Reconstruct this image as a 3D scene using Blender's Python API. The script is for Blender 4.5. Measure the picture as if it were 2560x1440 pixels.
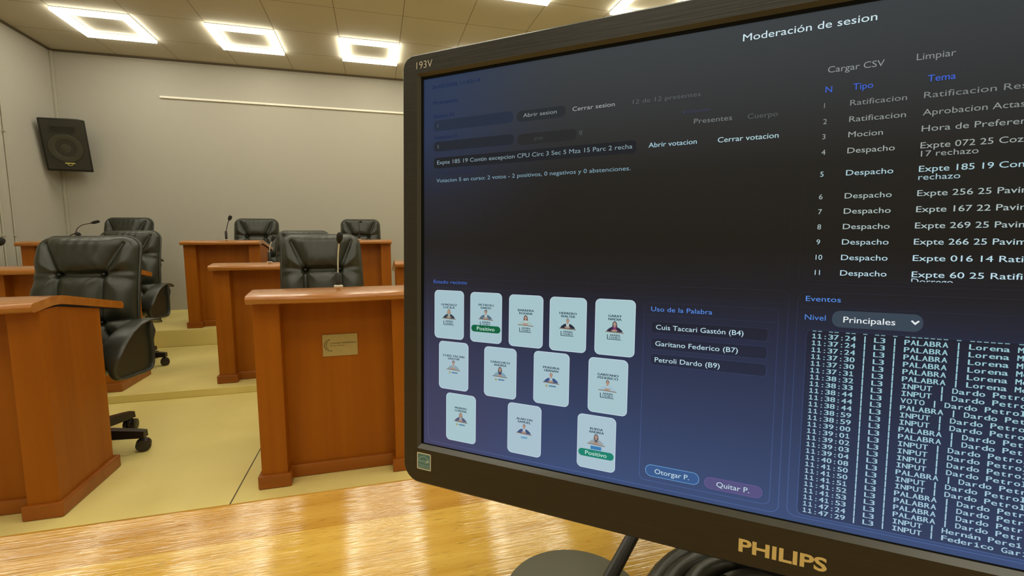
import bpy, bmesh, math, random
from mathutils import Vector, Matrix

random.seed(7)
S = bpy.context.scene
for o in list(bpy.data.objects):
    bpy.data.objects.remove(o)
COL = S.collection
R = math.radians

# ------------------------------------------------------------------ camera, world, exposure
F_PX = 1181.0
yaw, pitch, roll = R(16.0008), R(5.9159), R(0.23625)
fwd = Vector((math.sin(yaw)*math.cos(pitch), math.cos(yaw)*math.cos(pitch), -math.sin(pitch)))
rgt = Vector((math.cos(yaw), -math.sin(yaw), 0))
dwn = fwd.cross(rgt)
r2 = rgt*math.cos(roll) + dwn*math.sin(roll)
d2 = dwn*math.cos(roll) - rgt*math.sin(roll)
cam_d = bpy.data.cameras.new('camera')
cam = bpy.data.objects.new('camera', cam_d)
COL.objects.link(cam)
cam_d.sensor_width = 36.0
cam_d.lens = F_PX*36.0/2560.0
cam_d.clip_start = 0.01
CAMZ = 0.98
m3 = Matrix((r2, -d2, -fwd)).transposed()
cam.matrix_world = Matrix.Translation((0, 0, CAMZ)) @ m3.to_4x4()
S.camera = cam

W = bpy.data.worlds.new('world')
S.world = W
W.use_nodes = True
W.node_tree.nodes['Background'].inputs[0].default_value = (0.5, 0.47, 0.38, 1)
W.node_tree.nodes['Background'].inputs[1].default_value = 0.05
S.view_settings.view_transform = 'Standard'
S.view_settings.look = 'None'
S.view_settings.gamma = 1.0
S.view_settings.use_curve_mapping = False
S.view_settings.exposure = 0.0
LAMP = 14.2                     # radiance of the ceiling LED rings
LAMP_COL = (1.0, 0.97, 0.80)


def ray(px, py):
    return r2*((px-1280)/F_PX) + d2*((py-720)/F_PX) + fwd


# ------------------------------------------------------------------ small helpers
def lin(r, g, b):
    f = lambda c: (c/255/12.92) if c/255 <= 0.04045 else ((c/255+0.055)/1.055)**2.4
    return (f(r), f(g), f(b), 1.0)


def newmat(name):
    m = bpy.data.materials.new(name)
    m.use_nodes = True
    nt = m.node_tree
    return m, nt, nt.nodes, nt.links, nt.nodes['Principled BSDF']


def plain(name, col, rough=0.5, metal=0.0, spec=0.5, bump=0.0, bscale=200.0, var=0.0):
    m, nt, N, L, P = newmat(name)
    P.inputs['Base Color'].default_value = (*col[:3], 1)
    P.inputs['Roughness'].default_value = rough
    P.inputs['Metallic'].default_value = metal
    P.inputs['Specular IOR Level'].default_value = spec
    tc = N.new('ShaderNodeTexCoord')
    nz = N.new('ShaderNodeTexNoise')
    nz.inputs['Scale'].default_value = bscale
    nz.inputs['Detail'].default_value = 3
    L.new(tc.outputs['Object'], nz.inputs['Vector'])
    if bump:
        b = N.new('ShaderNodeBump')
        b.inputs['Strength'].default_value = bump
        b.inputs['Distance'].default_value = 0.002
        L.new(nz.outputs['Fac'], b.inputs['Height'])
        L.new(b.outputs['Normal'], P.inputs['Normal'])
    if var:
        r = N.new('ShaderNodeValToRGB')
        r.color_ramp.elements[0].position = 0.3
        r.color_ramp.elements[1].position = 0.7
        r.color_ramp.elements[0].color = (*[c*(1-var) for c in col[:3]], 1)
        r.color_ramp.elements[1].color = (*[min(1, c*(1+var)) for c in col[:3]], 1)
        L.new(nz.outputs['Fac'], r.inputs['Fac'])
        L.new(r.outputs['Color'], P.inputs['Base Color'])
    return m


def glow(name, col, strength=1.0):
    m, nt, N, L, P = newmat(name)
    P.inputs['Base Color'].default_value = (0, 0, 0, 1)
    P.inputs['Roughness'].default_value = 0.6
    P.inputs['Specular IOR Level'].default_value = 0.1
    P.inputs['Emission Color'].default_value = (*col[:3], 1)
    P.inputs['Emission Strength'].default_value = strength
    return m


def wood(name, c1, c2, c3, axis='Z', scale=1.0, rough=0.3, bump=0.05, coat=0.0):
    """streaky wood, grain along axis"""
    m, nt, N, L, P = newmat(name)
    tc = N.new('ShaderNodeTexCoord')
    mp = N.new('ShaderNodeMapping')
    sc = {'X': (1.2, 26, 26), 'Y': (26, 1.2, 26), 'Z': (26, 26, 1.2)}[axis]
    mp.inputs['Scale'].default_value = [s*scale for s in sc]
    L.new(tc.outputs['Object'], mp.inputs['Vector'])
    n1 = N.new('ShaderNodeTexNoise')
    n1.inputs['Scale'].default_value = 1.0
    n1.inputs['Detail'].default_value = 6
    n1.inputs['Distortion'].default_value = 0.6
    L.new(mp.outputs['Vector'], n1.inputs['Vector'])
    n2 = N.new('ShaderNodeTexNoise')
    n2.inputs['Scale'].default_value = 3.0
    L.new(tc.outputs['Object'], n2.inputs['Vector'])
    mx = N.new('ShaderNodeMath')
    mx.operation = 'MULTIPLY_ADD'
    L.new(n2.outputs['Fac'], mx.inputs[0])
    mx.inputs[1].default_value = 0.35
    L.new(n1.outputs['Fac'], mx.inputs[2])
    rp = N.new('ShaderNodeValToRGB')
    e = rp.color_ramp.elements
    e[0].position, e[0].color = 0.35, (*c1, 1)
    e[1].position, e[1].color = 1.0, (*c3, 1)
    k = e.new(0.66)
    k.color = (*c2, 1)
    L.new(mx.outputs[0], rp.inputs['Fac'])
    L.new(rp.outputs['Color'], P.inputs['Base Color'])
    P.inputs['Roughness'].default_value = rough
    if coat:
        P.inputs['Coat Weight'].default_value = coat
        P.inputs['Coat Roughness'].default_value = 0.12
    if bump:
        b = N.new('ShaderNodeBump')
        b.inputs['Strength'].default_value = bump
        b.inputs['Distance'].default_value = 0.001
        L.new(n1.outputs['Fac'], b.inputs['Height'])
        L.new(b.outputs['Normal'], P.inputs['Normal'])
    return m


class MB:
    """collects geometry of ONE mesh"""
    def __init__(self):
        self.v, self.f, self.mi, self.mats = [], [], [], []

    def slot(self, m):
        if m not in self.mats:
            self.mats.append(m)
        return self.mats.index(m)

    def add(self, verts, faces, m):
        o = len(self.v)
        s = self.slot(m)
        self.v += [tuple(v) for v in verts]
        for f in faces:
            self.f.append([i+o for i in f])
            self.mi.append(s)

    def box(self, x0, x1, y0, y1, z0, z1, m, bev=0.0, seg=2):
        bm = bmesh.new()
        bmesh.ops.create_cube(bm, size=1)
        for v in bm.verts:
            v.co = Vector(((x0+x1)/2+v.co.x*(x1-x0), (y0+y1)/2+v.co.y*(y1-y0), (z0+z1)/2+v.co.z*(z1-z0)))
        if bev:
            bmesh.ops.bevel(bm, geom=bm.edges[:], offset=bev, segments=seg, affect='EDGES', profile=0.5)
        self.bm(bm, m)

    def bm(self, bm, m, xf=None):
        bm.verts.index_update()
        vs = [(xf(v.co) if xf else v.co) for v in bm.verts]
        self.add([tuple(v) for v in vs], [[v.index for v in f.verts] for f in bm.faces], m)
        bm.free()

    def prism(self, pts, x0, x1, m, plane='yz', bev=0.0):
        """polygon pts extruded from x0 to x1 (plane yz) or along z (plane xy)"""
        bm = bmesh.new()
        mk = (lambda a, b, c: (c, a, b)) if plane == 'yz' else (lambda a, b, c: (a, b, c)) if plane == 'xy' else (lambda a, b, c: (a, c, b))
        A = [bm.verts.new(mk(p[0], p[1], x0)) for p in pts]
        B = [bm.verts.new(mk(p[0], p[1], x1)) for p in pts]
        n = len(pts)
        bm.faces.new(A)
        bm.faces.new(B)
        for i in range(n):
            bm.faces.new((A[i], A[(i+1) % n], B[(i+1) % n], B[i]))
        bmesh.ops.recalc_face_normals(bm, faces=bm.faces[:])
        if bev:
            bmesh.ops.bevel(bm, geom=bm.edges[:], offset=bev, segments=2, affect='EDGES', profile=0.5)
        self.bm(bm, m)

    def tube(self, pts, rad, m, seg=10, cap=True):
        """round tube through pts; rad is a number or a list"""
        pts = [Vector(p) for p in pts]
        n = len(pts)
        rs = rad if isinstance(rad, (list, tuple)) else [rad]*n
        vs, fs = [], []
        up = Vector((0.13, 0.31, 0.94)).normalized()
        for i, p in enumerate(pts):
            t = (pts[min(i+1, n-1)]-pts[max(i-1, 0)]).normalized()
            a = up-t*up.dot(t)
            if a.length < 1e-3:
                a = Vector((1, 0, 0))-t*t.x
            a.normalize()
            up = a
            b = t.cross(a)
            for k in range(seg):
                th = 2*math.pi*k/seg
                vs.append(p+(a*math.cos(th)+b*math.sin(th))*rs[i])
        for i in range(n-1):
            for k in range(seg):
                k2 = (k+1) % seg
                fs.append((i*seg+k, i*seg+k2, (i+1)*seg+k2, (i+1)*seg+k))
        if cap:
            fs.append(tuple(range(seg))[::-1])
            fs.append(tuple((n-1)*seg+k for k in range(seg)))
        self.add(vs, fs, m)

    def lathe(self, prof, m, seg=24, origin=(0, 0, 0), mat=None):
        """prof list of (r,z) about z; mat optional 3x3"""
        vs, fs = [], []
        o = Vector(origin)
        for r, z in prof:
            for k in range(seg):
                th = 2*math.pi*k/seg
                p = Vector((r*math.cos(th), r*math.sin(th), z))
                if mat:
                    p = mat @ p
                vs.append(o+p)
        n = len(prof)
        for i in range(n-1):
            for k in range(seg):
                k2 = (k+1) % seg
                fs.append((i*seg+k, i*seg+k2, (i+1)*seg+k2, (i+1)*seg+k))
        fs.append(tuple(range(seg))[::-1])
        fs.append(tuple((n-1)*seg+k for k in range(seg)))
        self.add(vs, fs, m)

    def ball(self, c, rx, ry, rz, m, mat=None, seg=14):
        prof = []
        for i in range(seg+1):
            a = -math.pi/2+math.pi*i/seg
            prof.append((max(1e-4, math.cos(a)), math.sin(a)))
        M = Matrix.Diagonal((rx, ry, rz))
        if mat:
            M = mat @ M
        self.lathe(prof, m, seg=18, origin=c, mat=M)

    def build(self, name, parent=None, smooth=None, loc=None):
        me = bpy.data.meshes.new(name)
        me.from_pydata(self.v, [], self.f)
        for m in self.mats:
            me.materials.append(m)
        for p, i in zip(me.polygons, self.mi):
            p.material_index = i
        if smooth is not None:
            for p in me.polygons:
                p.use_smooth = True
            if smooth < 180:
                me.set_sharp_from_angle(angle=R(smooth))
        me.update()
        o = bpy.data.objects.new(name, me)
        COL.objects.link(o)
        if parent:
            o.parent = parent
        if loc:
            o.location = loc
        return o


def tag(o, label=None, cat=None, group=None, kind=None):
    if label: o['label'] = label
    if cat: o['category'] = cat
    if group: o['group'] = group
    if kind: o['kind'] = kind
    return o


def thing(name, label, cat, loc=(0, 0, 0), rz=0.0, group=None):
    o = bpy.data.objects.new(name, None)
    o.empty_display_size = 0.05
    COL.objects.link(o)
    o.location = loc
    o.rotation_euler = (0, 0, rz)
    return tag(o, label, cat, group)


def copy_tree(o, parent=None):
    c = o.copy()
    COL.objects.link(c)
    if parent:
        c.parent = parent
    for ch in [x for x in bpy.data.objects if x.parent == o]:
        copy_tree(ch, c)
    return c


def dup(o, label, loc, rz=0.0):
    c = copy_tree(o)
    c['label'] = label
    c.location = loc
    c.rotation_euler = (0, 0, rz)
    return c


# ------------------------------------------------------------------ materials
M_wall = plain('wall_paint', (0.445, 0.42, 0.36), 0.85, spec=0.2, bump=0.25, bscale=160, var=0.03)
M_floor, nt, N, L, P = newmat('floor_vinyl')
tc = N.new('ShaderNodeTexCoord')
nz = N.new('ShaderNodeTexNoise'); nz.inputs['Scale'].default_value = 1.7; nz.inputs['Detail'].default_value = 5
L.new(tc.outputs['Object'], nz.inputs['Vector'])
rp = N.new('ShaderNodeValToRGB')
rp.color_ramp.elements[0].position, rp.color_ramp.elements[0].color = 0.3, (0.74, 0.60, 0.21, 1)
rp.color_ramp.elements[1].position, rp.color_ramp.elements[1].color = 0.75, (0.82, 0.70, 0.28, 1)
L.new(nz.outputs['Fac'], rp.inputs['Fac'])
sx = N.new('ShaderNodeSeparateXYZ'); L.new(tc.outputs['Object'], sx.inputs[0])
a1 = N.new('ShaderNodeMath'); a1.operation = 'ADD'; a1.inputs[1].default_value = 0.5545; L.new(sx.outputs['X'], a1.inputs[0])
a2 = N.new('ShaderNodeMath'); a2.operation = 'ABSOLUTE'; L.new(a1.outputs[0], a2.inputs[0])
a3 = N.new('ShaderNodeMath'); a3.operation = 'LESS_THAN'; a3.inputs[1].default_value = 0.0028; L.new(a2.outputs[0], a3.inputs[0])
mx = N.new('ShaderNodeMix'); mx.data_type = 'RGBA'
L.new(a3.outputs[0], mx.inputs['Factor']); L.new(rp.outputs['Color'], mx.inputs[6]); mx.inputs[7].default_value = (0.10, 0.075, 0.03, 1)
L.new(mx.outputs[2], P.inputs['Base Color'])
P.inputs['Roughness'].default_value = 0.45
P.inputs['Specular IOR Level'].default_value = 0.3
M_step = plain('step_vinyl', (0.76, 0.63, 0.23), 0.5, spec=0.3, bscale=2.0, var=0.08)

M_ceil, nt, N, L, P = newmat('ceiling_tile')
tc = N.new('ShaderNodeTexCoord')
sx = N.new('ShaderNodeSeparateXYZ'); L.new(tc.outputs['Object'], sx.inputs[0])
fac = []
for ax, off in (('X', -0.28), ('Y', 5.03)):
    a = N.new('ShaderNodeMath'); a.operation = 'SUBTRACT'; a.inputs[1].default_value = off-0.57*40; L.new(sx.outputs[ax], a.inputs[0])
    b = N.new('ShaderNodeMath'); b.operation = 'MODULO'; b.inputs[1].default_value = 0.57; L.new(a.outputs[0], b.inputs[0])
    c = N.new('ShaderNodeMath'); c.operation = 'LESS_THAN'; c.inputs[1].default_value = 0.006; L.new(b.outputs[0], c.inputs[0])
    fac.append(c)
mm = N.new('ShaderNodeMath'); mm.operation = 'MAXIMUM'; L.new(fac[0].outputs[0], mm.inputs[0]); L.new(fac[1].outputs[0], mm.inputs[1])
nz = N.new('ShaderNodeTexNoise'); nz.inputs['Scale'].default_value = 1.4; L.new(tc.outputs['Object'], nz.inputs['Vector'])
rp = N.new('ShaderNodeValToRGB')
rp.color_ramp.elements[0].position, rp.color_ramp.elements[0].color = 0.3, (0.50, 0.455, 0.36, 1)
rp.color_ramp.elements[1].position, rp.color_ramp.elements[1].color = 0.7, (0.55, 0.50, 0.40, 1)
L.new(nz.outputs['Fac'], rp.inputs['Fac'])
mx = N.new('ShaderNodeMix'); mx.data_type = 'RGBA'
L.new(mm.outputs[0], mx.inputs['Factor']); L.new(rp.outputs['Color'], mx.inputs[6]); mx.inputs[7].default_value = (0.22, 0.18, 0.12, 1)
L.new(mx.outputs[2], P.inputs['Base Color'])
P.inputs['Roughness'].default_value = 0.8
P.inputs['Specular IOR Level'].default_value = 0.2

M_desk = wood('desk_cherry_veneer', (0.26, 0.068, 0.0010), (0.31, 0.086, 0.0014), (0.36, 0.106, 0.0026), 'Z', 0.6, 0.45, 0.03)
M_desk.node_tree.nodes['Principled BSDF'].inputs['Specular IOR Level'].default_value = 0.28
M_desk_h = wood('desk_top_cherry', (0.28, 0.085, 0.008), (0.38, 0.13, 0.014), (0.46, 0.18, 0.03), 'X', 0.7, 0.26, 0.03, coat=0.4)
M_plinth = wood('desk_plinth_cherry', (0.22, 0.056, 0.002), (0.28, 0.074, 0.003), (0.33, 0.10, 0.008), 'X', 0.6, 0.35, 0.03)
M_trim = plain('dark_edge_trim', (0.10, 0.075, 0.045), 0.7)
M_conduit = plain('conduit_plastic', (0.42, 0.395, 0.32), 0.55)
M_rail = plain('white_rail_paint', (0.86, 0.82, 0.72), 0.4)
M_leather, nt, N, L, P = newmat('black_leather')
P.inputs['Base Color'].default_value = (0.016, 0.0185, 0.011, 1)
P.inputs['Roughness'].default_value = 0.38
P.inputs['Specular IOR Level'].default_value = 0.6
tc = N.new('ShaderNodeTexCoord'); vz = N.new('ShaderNodeTexVoronoi'); vz.inputs['Scale'].default_value = 320
L.new(tc.outputs['Object'], vz.inputs['Vector'])
nz = N.new('ShaderNodeTexNoise'); nz.inputs['Scale'].default_value = 18; L.new(tc.outputs['Object'], nz.inputs['Vector'])
ad = N.new('ShaderNodeMath'); ad.operation = 'MULTIPLY_ADD'; ad.inputs[1].default_value = 2.0
L.new(nz.outputs['Fac'], ad.inputs[0]); L.new(vz.outputs['Distance'], ad.inputs[2])
bp = N.new('ShaderNodeBump'); bp.inputs['Strength'].default_value = 0.10; bp.inputs['Distance'].default_value = 0.002
L.new(ad.outputs[0], bp.inputs['Height']); L.new(bp.outputs['Normal'], P.inputs['Normal'])
M_shell = plain('chair_black_plastic', (0.018, 0.013, 0.010), 0.35)
M_armpad = plain('armrest_rubber', (0.030, 0.032, 0.026), 0.38)
M_steel = plain('satin_steel', (0.74, 0.74, 0.70), 0.32, 0.6)
M_mic = plain('microphone_black', (0.016, 0.014, 0.011), 0.4)
M_foam = plain('microphone_foam', (0.012, 0.011, 0.009), 0.9, bump=0.6, bscale=900)
M_micring = plain('microphone_pale_ring', (0.6, 0.56, 0.45), 0.4)
M_spk = plain('speaker_black_carpet', (0.018, 0.016, 0.009), 0.8, bump=0.4, bscale=500)
M_spk2 = plain('speaker_grille_black', (0.028, 0.026, 0.016), 0.6)
M_spk3 = plain('speaker_cone_grey', (0.045, 0.043, 0.026), 0.5)
M_badge = plain('brass_badge', (0.80, 0.72, 0.22), 0.3, 0.6)
M_plaque = plain('brushed_plaque', (0.40, 0.31, 0.13), 0.5, 0.25, bscale=40, var=0.04)
M_engrave = plain('engraved_dark', (0.07, 0.05, 0.015), 0.7)

# near table: oak, long pores, gloss broken up by the grain
M_table, nt, N, L, P = newmat('oak_tabletop')
tc = N.new('ShaderNodeTexCoord')
def mapped(scale):
    mp = N.new('ShaderNodeMapping'); mp.inputs['Scale'].default_value = scale
    L.new(tc.outputs['Object'], mp.inputs['Vector']); return mp
mpA = mapped((5, 60, 20)); nA = N.new('ShaderNodeTexNoise'); nA.inputs['Scale'].default_value = 1; nA.inputs['Detail'].default_value = 5; L.new(mpA.outputs[0], nA.inputs['Vector'])
mpB = mapped((75, 950, 60)); nB = N.new('ShaderNodeTexNoise'); nB.inputs['Scale'].default_value = 1; nB.inputs['Detail'].default_value = 2; L.new(mpB.outputs[0], nB.inputs['Vector'])
rpA = N.new('ShaderNodeValToRGB')
rpA.color_ramp.elements[0].position, rpA.color_ramp.elements[0].color = 0.3, (0.56, 0.31, 0.045, 1)
rpA.color_ramp.elements[1].position, rpA.color_ramp.elements[1].color = 0.72, (0.74, 0.47, 0.10, 1)
L.new(nA.outputs['Fac'], rpA.inputs['Fac'])
rpB = N.new('ShaderNodeValToRGB')
rpB.color_ramp.elements[0].position, rpB.color_ramp.elements[0].color = 0.30, (0.38, 0.36, 0.32, 1)
rpB.color_ramp.elements[1].position, rpB.color_ramp.elements[1].color = 0.39, (1, 1, 1, 1)
L.new(nB.outputs['Fac'], rpB.inputs['Fac'])
# planks: a tone per board, boards run along x
sx = N.new('ShaderNodeSeparateXYZ'); L.new(tc.outputs['Object'], sx.inputs[0])
q = N.new('ShaderNodeMath'); q.operation = 'MULTIPLY_ADD'; q.inputs[1].default_value = 1/0.085; q.inputs[2].default_value = -0.306/0.085+20; L.new(sx.outputs['Y'], q.inputs[0])
fl = N.new('ShaderNodeMath'); fl.operation = 'FLOOR'; L.new(q.outputs[0], fl.inputs[0])
wn = N.new('ShaderNodeTexWhiteNoise'); wn.noise_dimensions = '1D'; L.new(fl.outputs[0], wn.inputs['W'])
rpC = N.new('ShaderNodeValToRGB')
rpC.color_ramp.elements[0].color = (0.86, 0.84, 0.80, 1); rpC.color_ramp.elements[1].color = (1, 1, 1, 1)
L.new(wn.outputs['Value'], rpC.inputs['Fac'])
m1 = N.new('ShaderNodeMix'); m1.data_type = 'RGBA'; m1.blend_type = 'MULTIPLY'; m1.inputs['Factor'].default_value = 0.75
L.new(rpA.outputs['Color'], m1.inputs[6]); L.new(rpB.outputs['Color'], m1.inputs[7])
m2 = N.new('ShaderNodeMix'); m2.data_type = 'RGBA'; m2.blend_type = 'MULTIPLY'; m2.inputs['Factor'].default_value = 1
L.new(m1.outputs[2], m2.inputs[6]); L.new(rpC.outputs['Color'], m2.inputs[7])
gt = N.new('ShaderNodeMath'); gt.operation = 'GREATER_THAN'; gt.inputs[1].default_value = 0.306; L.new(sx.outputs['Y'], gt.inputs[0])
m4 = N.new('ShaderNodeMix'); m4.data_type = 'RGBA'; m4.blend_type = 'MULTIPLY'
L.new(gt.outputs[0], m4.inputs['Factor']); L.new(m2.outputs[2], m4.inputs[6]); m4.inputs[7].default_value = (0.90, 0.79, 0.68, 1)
L.new(m4.outputs[2], P.inputs['Base Color'])
P.inputs['Roughness'].default_value = 0.055
P.inputs['Specular IOR Level'].default_value = 0.5
mpD = mapped((9, 620, 30)); nD = N.new('ShaderNodeTexNoise'); nD.inputs['Scale'].default_value = 1; nD.inputs['Detail'].default_value = 3; L.new(mpD.outputs[0], nD.inputs['Vector'])
bp = N.new('ShaderNodeBump'); bp.inputs['Strength'].default_value = 0.6; bp.inputs['Distance'].default_value = 0.0003
L.new(nD.outputs['Fac'], bp.inputs['Height']); L.new(bp.outputs['Normal'], P.inputs['Normal'])

# monitor plastics: brushed look by stretched bump
M_bezel, nt, N, L, P = newmat('monitor_brushed_black')
P.inputs['Base Color'].default_value = (0.034, 0.026, 0.013, 1)
P.inputs['Roughness'].default_value = 0.36
tc = N.new('ShaderNodeTexCoord'); mp = N.new('ShaderNodeMapping'); mp.inputs['Scale'].default_value = (25, 900, 900)
L.new(tc.outputs['Object'], mp.inputs['Vector'])
nz = N.new('ShaderNodeTexNoise'); nz.inputs['Scale'].default_value = 1; nz.inputs['Detail'].default_value = 3; L.new(mp.outputs[0], nz.inputs['Vector'])
rp = N.new('ShaderNodeValToRGB'); rp.color_ramp.elements[0].color = (0.012, 0.0105, 0.008, 1); rp.color_ramp.elements[1].color = (0.024, 0.0205, 0.0155, 1)
L.new(nz.outputs['Fac'], rp.inputs['Fac']); L.new(rp.outputs['Color'], P.inputs['Base Color'])
bp = N.new('ShaderNodeBump'); bp.inputs['Strength'].default_value = 0.25; bp.inputs['Distance'].default_value = 0.0004
L.new(nz.outputs['Fac'], bp.inputs['Height']); L.new(bp.outputs['Normal'], P.inputs['Normal'])
M_lip = plain('monitor_glossy_lip', (0.062, 0.060, 0.050), 0.25)
M_gasket = plain('screen_edge_black', (0.004, 0.004, 0.004), 0.6, spec=0.1)
M_back = plain('monitor_back_black', (0.015, 0.014, 0.012), 0.5)
M_logo = plain('gold_lettering', (0.70, 0.52, 0.20), 0.45, 0.0)
M_model = plain('silver_lettering', (0.75, 0.72, 0.60), 0.4, 0.0)
M_cable = plain('black_cable_rubber', (0.030, 0.028, 0.018), 0.38)
M_stickw = plain('sticker_cream_border', (0.62, 0.58, 0.44), 0.6)
M_stickb = plain('sticker_teal', (0.075, 0.20, 0.21), 0.5)
M_stickl = plain('sticker_pale_line', (0.42, 0.52, 0.45), 0.6)
M_micbase = plain('microphone_base_grey', (0.085, 0.080, 0.045), 0.55)

# ------------------------------------------------------------------ room shell
XL, XR, YB, YF, ZC = -3.134, 2.82, 6.15, -2.3, 2.93
Y1, Y2, Z1, Z2 = 3.325, 4.75, 0.047, 0.197


def struct(name, mb, smooth=None):
    return tag(mb.build(name, smooth=smooth), kind='structure')


b = MB(); b.box(XL, XR, YF, YB, -0.1, 0.0, M_floor); struct('floor', b)
b = MB(); b.box(XL, XR, Y1, YB, 0.0, Z1, M_step, 0.003); struct('floor_step', b)
b = MB(); b.box(XL, XR, Y2, YB, Z1, Z2, M_step, 0.004); struct('floor_step', b)
b = MB(); b.box(XL-.1, XR+.1, YF-.1, YB+.1, ZC, ZC+0.1, M_ceil); struct('ceiling', b)
b = MB(); b.box(XL-.1, XR+.1, YB, YB+.1, -0.1, ZC, M_wall); struct('wall_back', b)
b = MB(); b.box(XL-.1, XL, YF, YB, -0.1, ZC, M_wall); struct('wall_left', b)
b = MB(); b.box(XR, XR+.1, YF, YB, -0.1, ZC, M_wall); struct('wall_right', b)
b = MB(); b.box(XL-.1, XR+.1, YF-.1, YF, -0.1, ZC, M_wall); struct('wall_front', b)
b = MB(); b.box(XL, XR, YB-.012, YB, ZC-.02, ZC, M_trim); struct('trim_1', b)
b = MB(); b.box(XL, XL+.012, YF, YB-.012, ZC-.02, ZC, M_trim); struct('trim_2', b)
b = MB(); b.box(XL+.001, XL+.026, YB-.026, YB-.001, Z2, ZC-.02, M_conduit, 0.003)
tag(b.build('cable_raceway'), 'pale square cable duct running up the back left corner behind the black loudspeaker', 'cable duct')


def on_x(px, py, x):
    d = ray(px, py); s = x/d.x
    return Vector((x, d.y*s, CAMZ+d.z*s))


def on_y(px, py, y):
    d = ray(px, py); s = y/d.y
    return Vector((d.x*s, y, CAMZ+d.z*s))


def on_z(px, py, z):
    d = ray(px, py); s = (z-CAMZ)/d.z
    return Vector((d.x*s, d.y*s, z))


# two thin conduits on the left wall, each with a bracket half-way
yc1 = on_x(37, 574, XL+.008).y
yc2 = on_x(12, 615, XL+.008).y
for yc, zj, lab in ((yc1, (on_x(8, 326, XL).z, on_x(38, 588, XL).z), 'thin vertical conduit on the left wall, the one nearer the loudspeaker'),
                    (yc2, (on_x(5, 588, XL).z,), 'thin vertical conduit on the left wall at the very left picture edge')):
    c = thing('wall_conduit', lab, 'conduit', (XL, yc, 0), 0, 'conduits on the left wall')
    zlow = Z1 if yc < Y2 else Z2
    b = MB(); b.tube([(0.008, 0, zlow), (0.008, 0, ZC-.02)], 0.007, M_conduit, 10); b.build('pipe', c, 60)
    for z in zj:
        b = MB(); b.box(0, 0.020, -.013, .013, z-.012, z+.012, M_conduit, 0.003); b.build('bracket', c)

b = MB(); b.box(-2.193, 1.88, YB-.022, YB, 2.514, 2.536, M_rail, 0.003)
tag(b.build('wall_rail'), 'slim white horizontal rail fixed high on the back wall', 'rail')

# ------------------------------------------------------------------ ceiling lights
M_led = glow('led_diffuser', LAMP_COL, LAMP)
M_house = plain('lamp_white_housing', (0.75, 0.72, 0.62), 0.5)


def make_lamp():
    t = thing('ceiling_light', '', 'ceiling light', group='square LED ring lights on the ceiling')
    h, wd = 0.282, 0.070
    b = MB()
    for (x0, x1, y0, y1) in ((-h, h, -h, -h+wd), (-h, h, h-wd, h), (-h, -h+wd, -h+wd, h-wd), (h-wd, h, -h+wd, h-wd)):
        b.box(x0, x1, y0, y1, -0.032, -0.008, M_led)
    b.build('diffuser', t)
    b = MB()
    for (x0, x1, y0, y1) in ((-h, h, -h, -h+wd), (-h, h, h-wd, h), (-h, -h+wd, -h+wd, h-wd), (h-wd, h, -h+wd, h-wd)):
        b.box(x0, x1, y0, y1, -0.008, -0.0005, M_house)
    b.build('housing', t)
    return t


lamp0 = make_lamp()
xs = [0.005+1.14*k for k in (-2, -1, 0, 1, 2)]
OFF = 'glowing square LED ring light on the ceiling above the near table, outside the photo'
labs = {(0, 0): 'glowing square LED ring light on the ceiling nearest the left wall',
        (0, 1): 'glowing square LED ring light, second from the left wall',
        (0, 2): 'glowing square LED ring light just left of the monitor top corner',
        (0, 3): 'glowing square LED ring light whose tip shows behind the monitor top left corner',
        (1, 3): 'glowing square LED ring light cut by the top picture edge above the monitor',
        (1, 4): 'glowing square LED ring light partly covered by the top edge of the monitor'}
first = True
for r, yc in enumerate((5.335, 3.605, 1.875, 0.145, -1.585)):
    for k, xc in enumerate(xs):
        lab = labs.get((r, k), OFF)
        if r == 0 and k == 4:
            continue
        if first:
            lamp0.location = (xc, yc, ZC); lamp0['label'] = lab; first = False
        else:
            dup(lamp0, lab, (xc, yc, ZC))

# ------------------------------------------------------------------ loudspeaker
sp = thing('wall_loudspeaker', 'black wall loudspeaker tilted down in the back left corner', 'loudspeaker', (-2.905, 5.76, 2.16), R(2))
sp.rotation_euler = (R(13), 0, R(6))
hw, hh = 0.185, 0.50
b = MB()
b.prism([(-hw, 0.0), (hw, 0.0), (hw*.22, 0.25), (-hw*.22, 0.25)], -hh, 0, M_spk, 'xy', 0.008)
b.build('cabinet', sp, 40)
b = MB()
b.box(-hw+.018, hw-.018, -.007, .004, -hh+.018, -.018, M_spk2, 0.004)
b.build('front_baffle', sp)
b = MB()
b.box(-.10, .10, -.012, -.004, -.125, -.122, M_spk3); b.box(-.10, .10, -.012, -.004, -.072, -.069, M_spk3)
b.box(-.10, -.097, -.012, -.004, -.125, -.069, M_spk3); b.box(.097, .10, -.012, -.004, -.125, -.069, M_spk3)
b.box(-.097, .097, -.009, -.004, -.122, -.072, M_spk)
b.build('horn', sp)
b = MB()
MX = Matrix.Rotation(R(90), 3, 'X')
b.lathe([(0.135, 0.002), (0.135, 0.010), (0.122, 0.012), (0.085, 0.006), (0.080, -0.002), (0.002, 0.008)], M_spk3, 36, (0.0, -.004, -.275), MX)
b.build('woofer', sp, 40)
b = MB()
b.box(-.03, .05, -.010, -.006, -.425, -.413, M_badge, 0.002)
pts = [(0.01+.022*math.cos(a), -.008, -.419+.022*math.sin(a)) for a in [R(180+i*18) for i in range(11)]]
b.tube(pts, 0.0028, M_badge, 6)
b.build('badge', sp)
b = MB()
b.box(-.03, .03, .244, .33, -.20, -.15, M_shell, 0.004)
b.build('wall_bracket', sp)

# ------------------------------------------------------------------ council desks
RIDGE = 0.085


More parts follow.
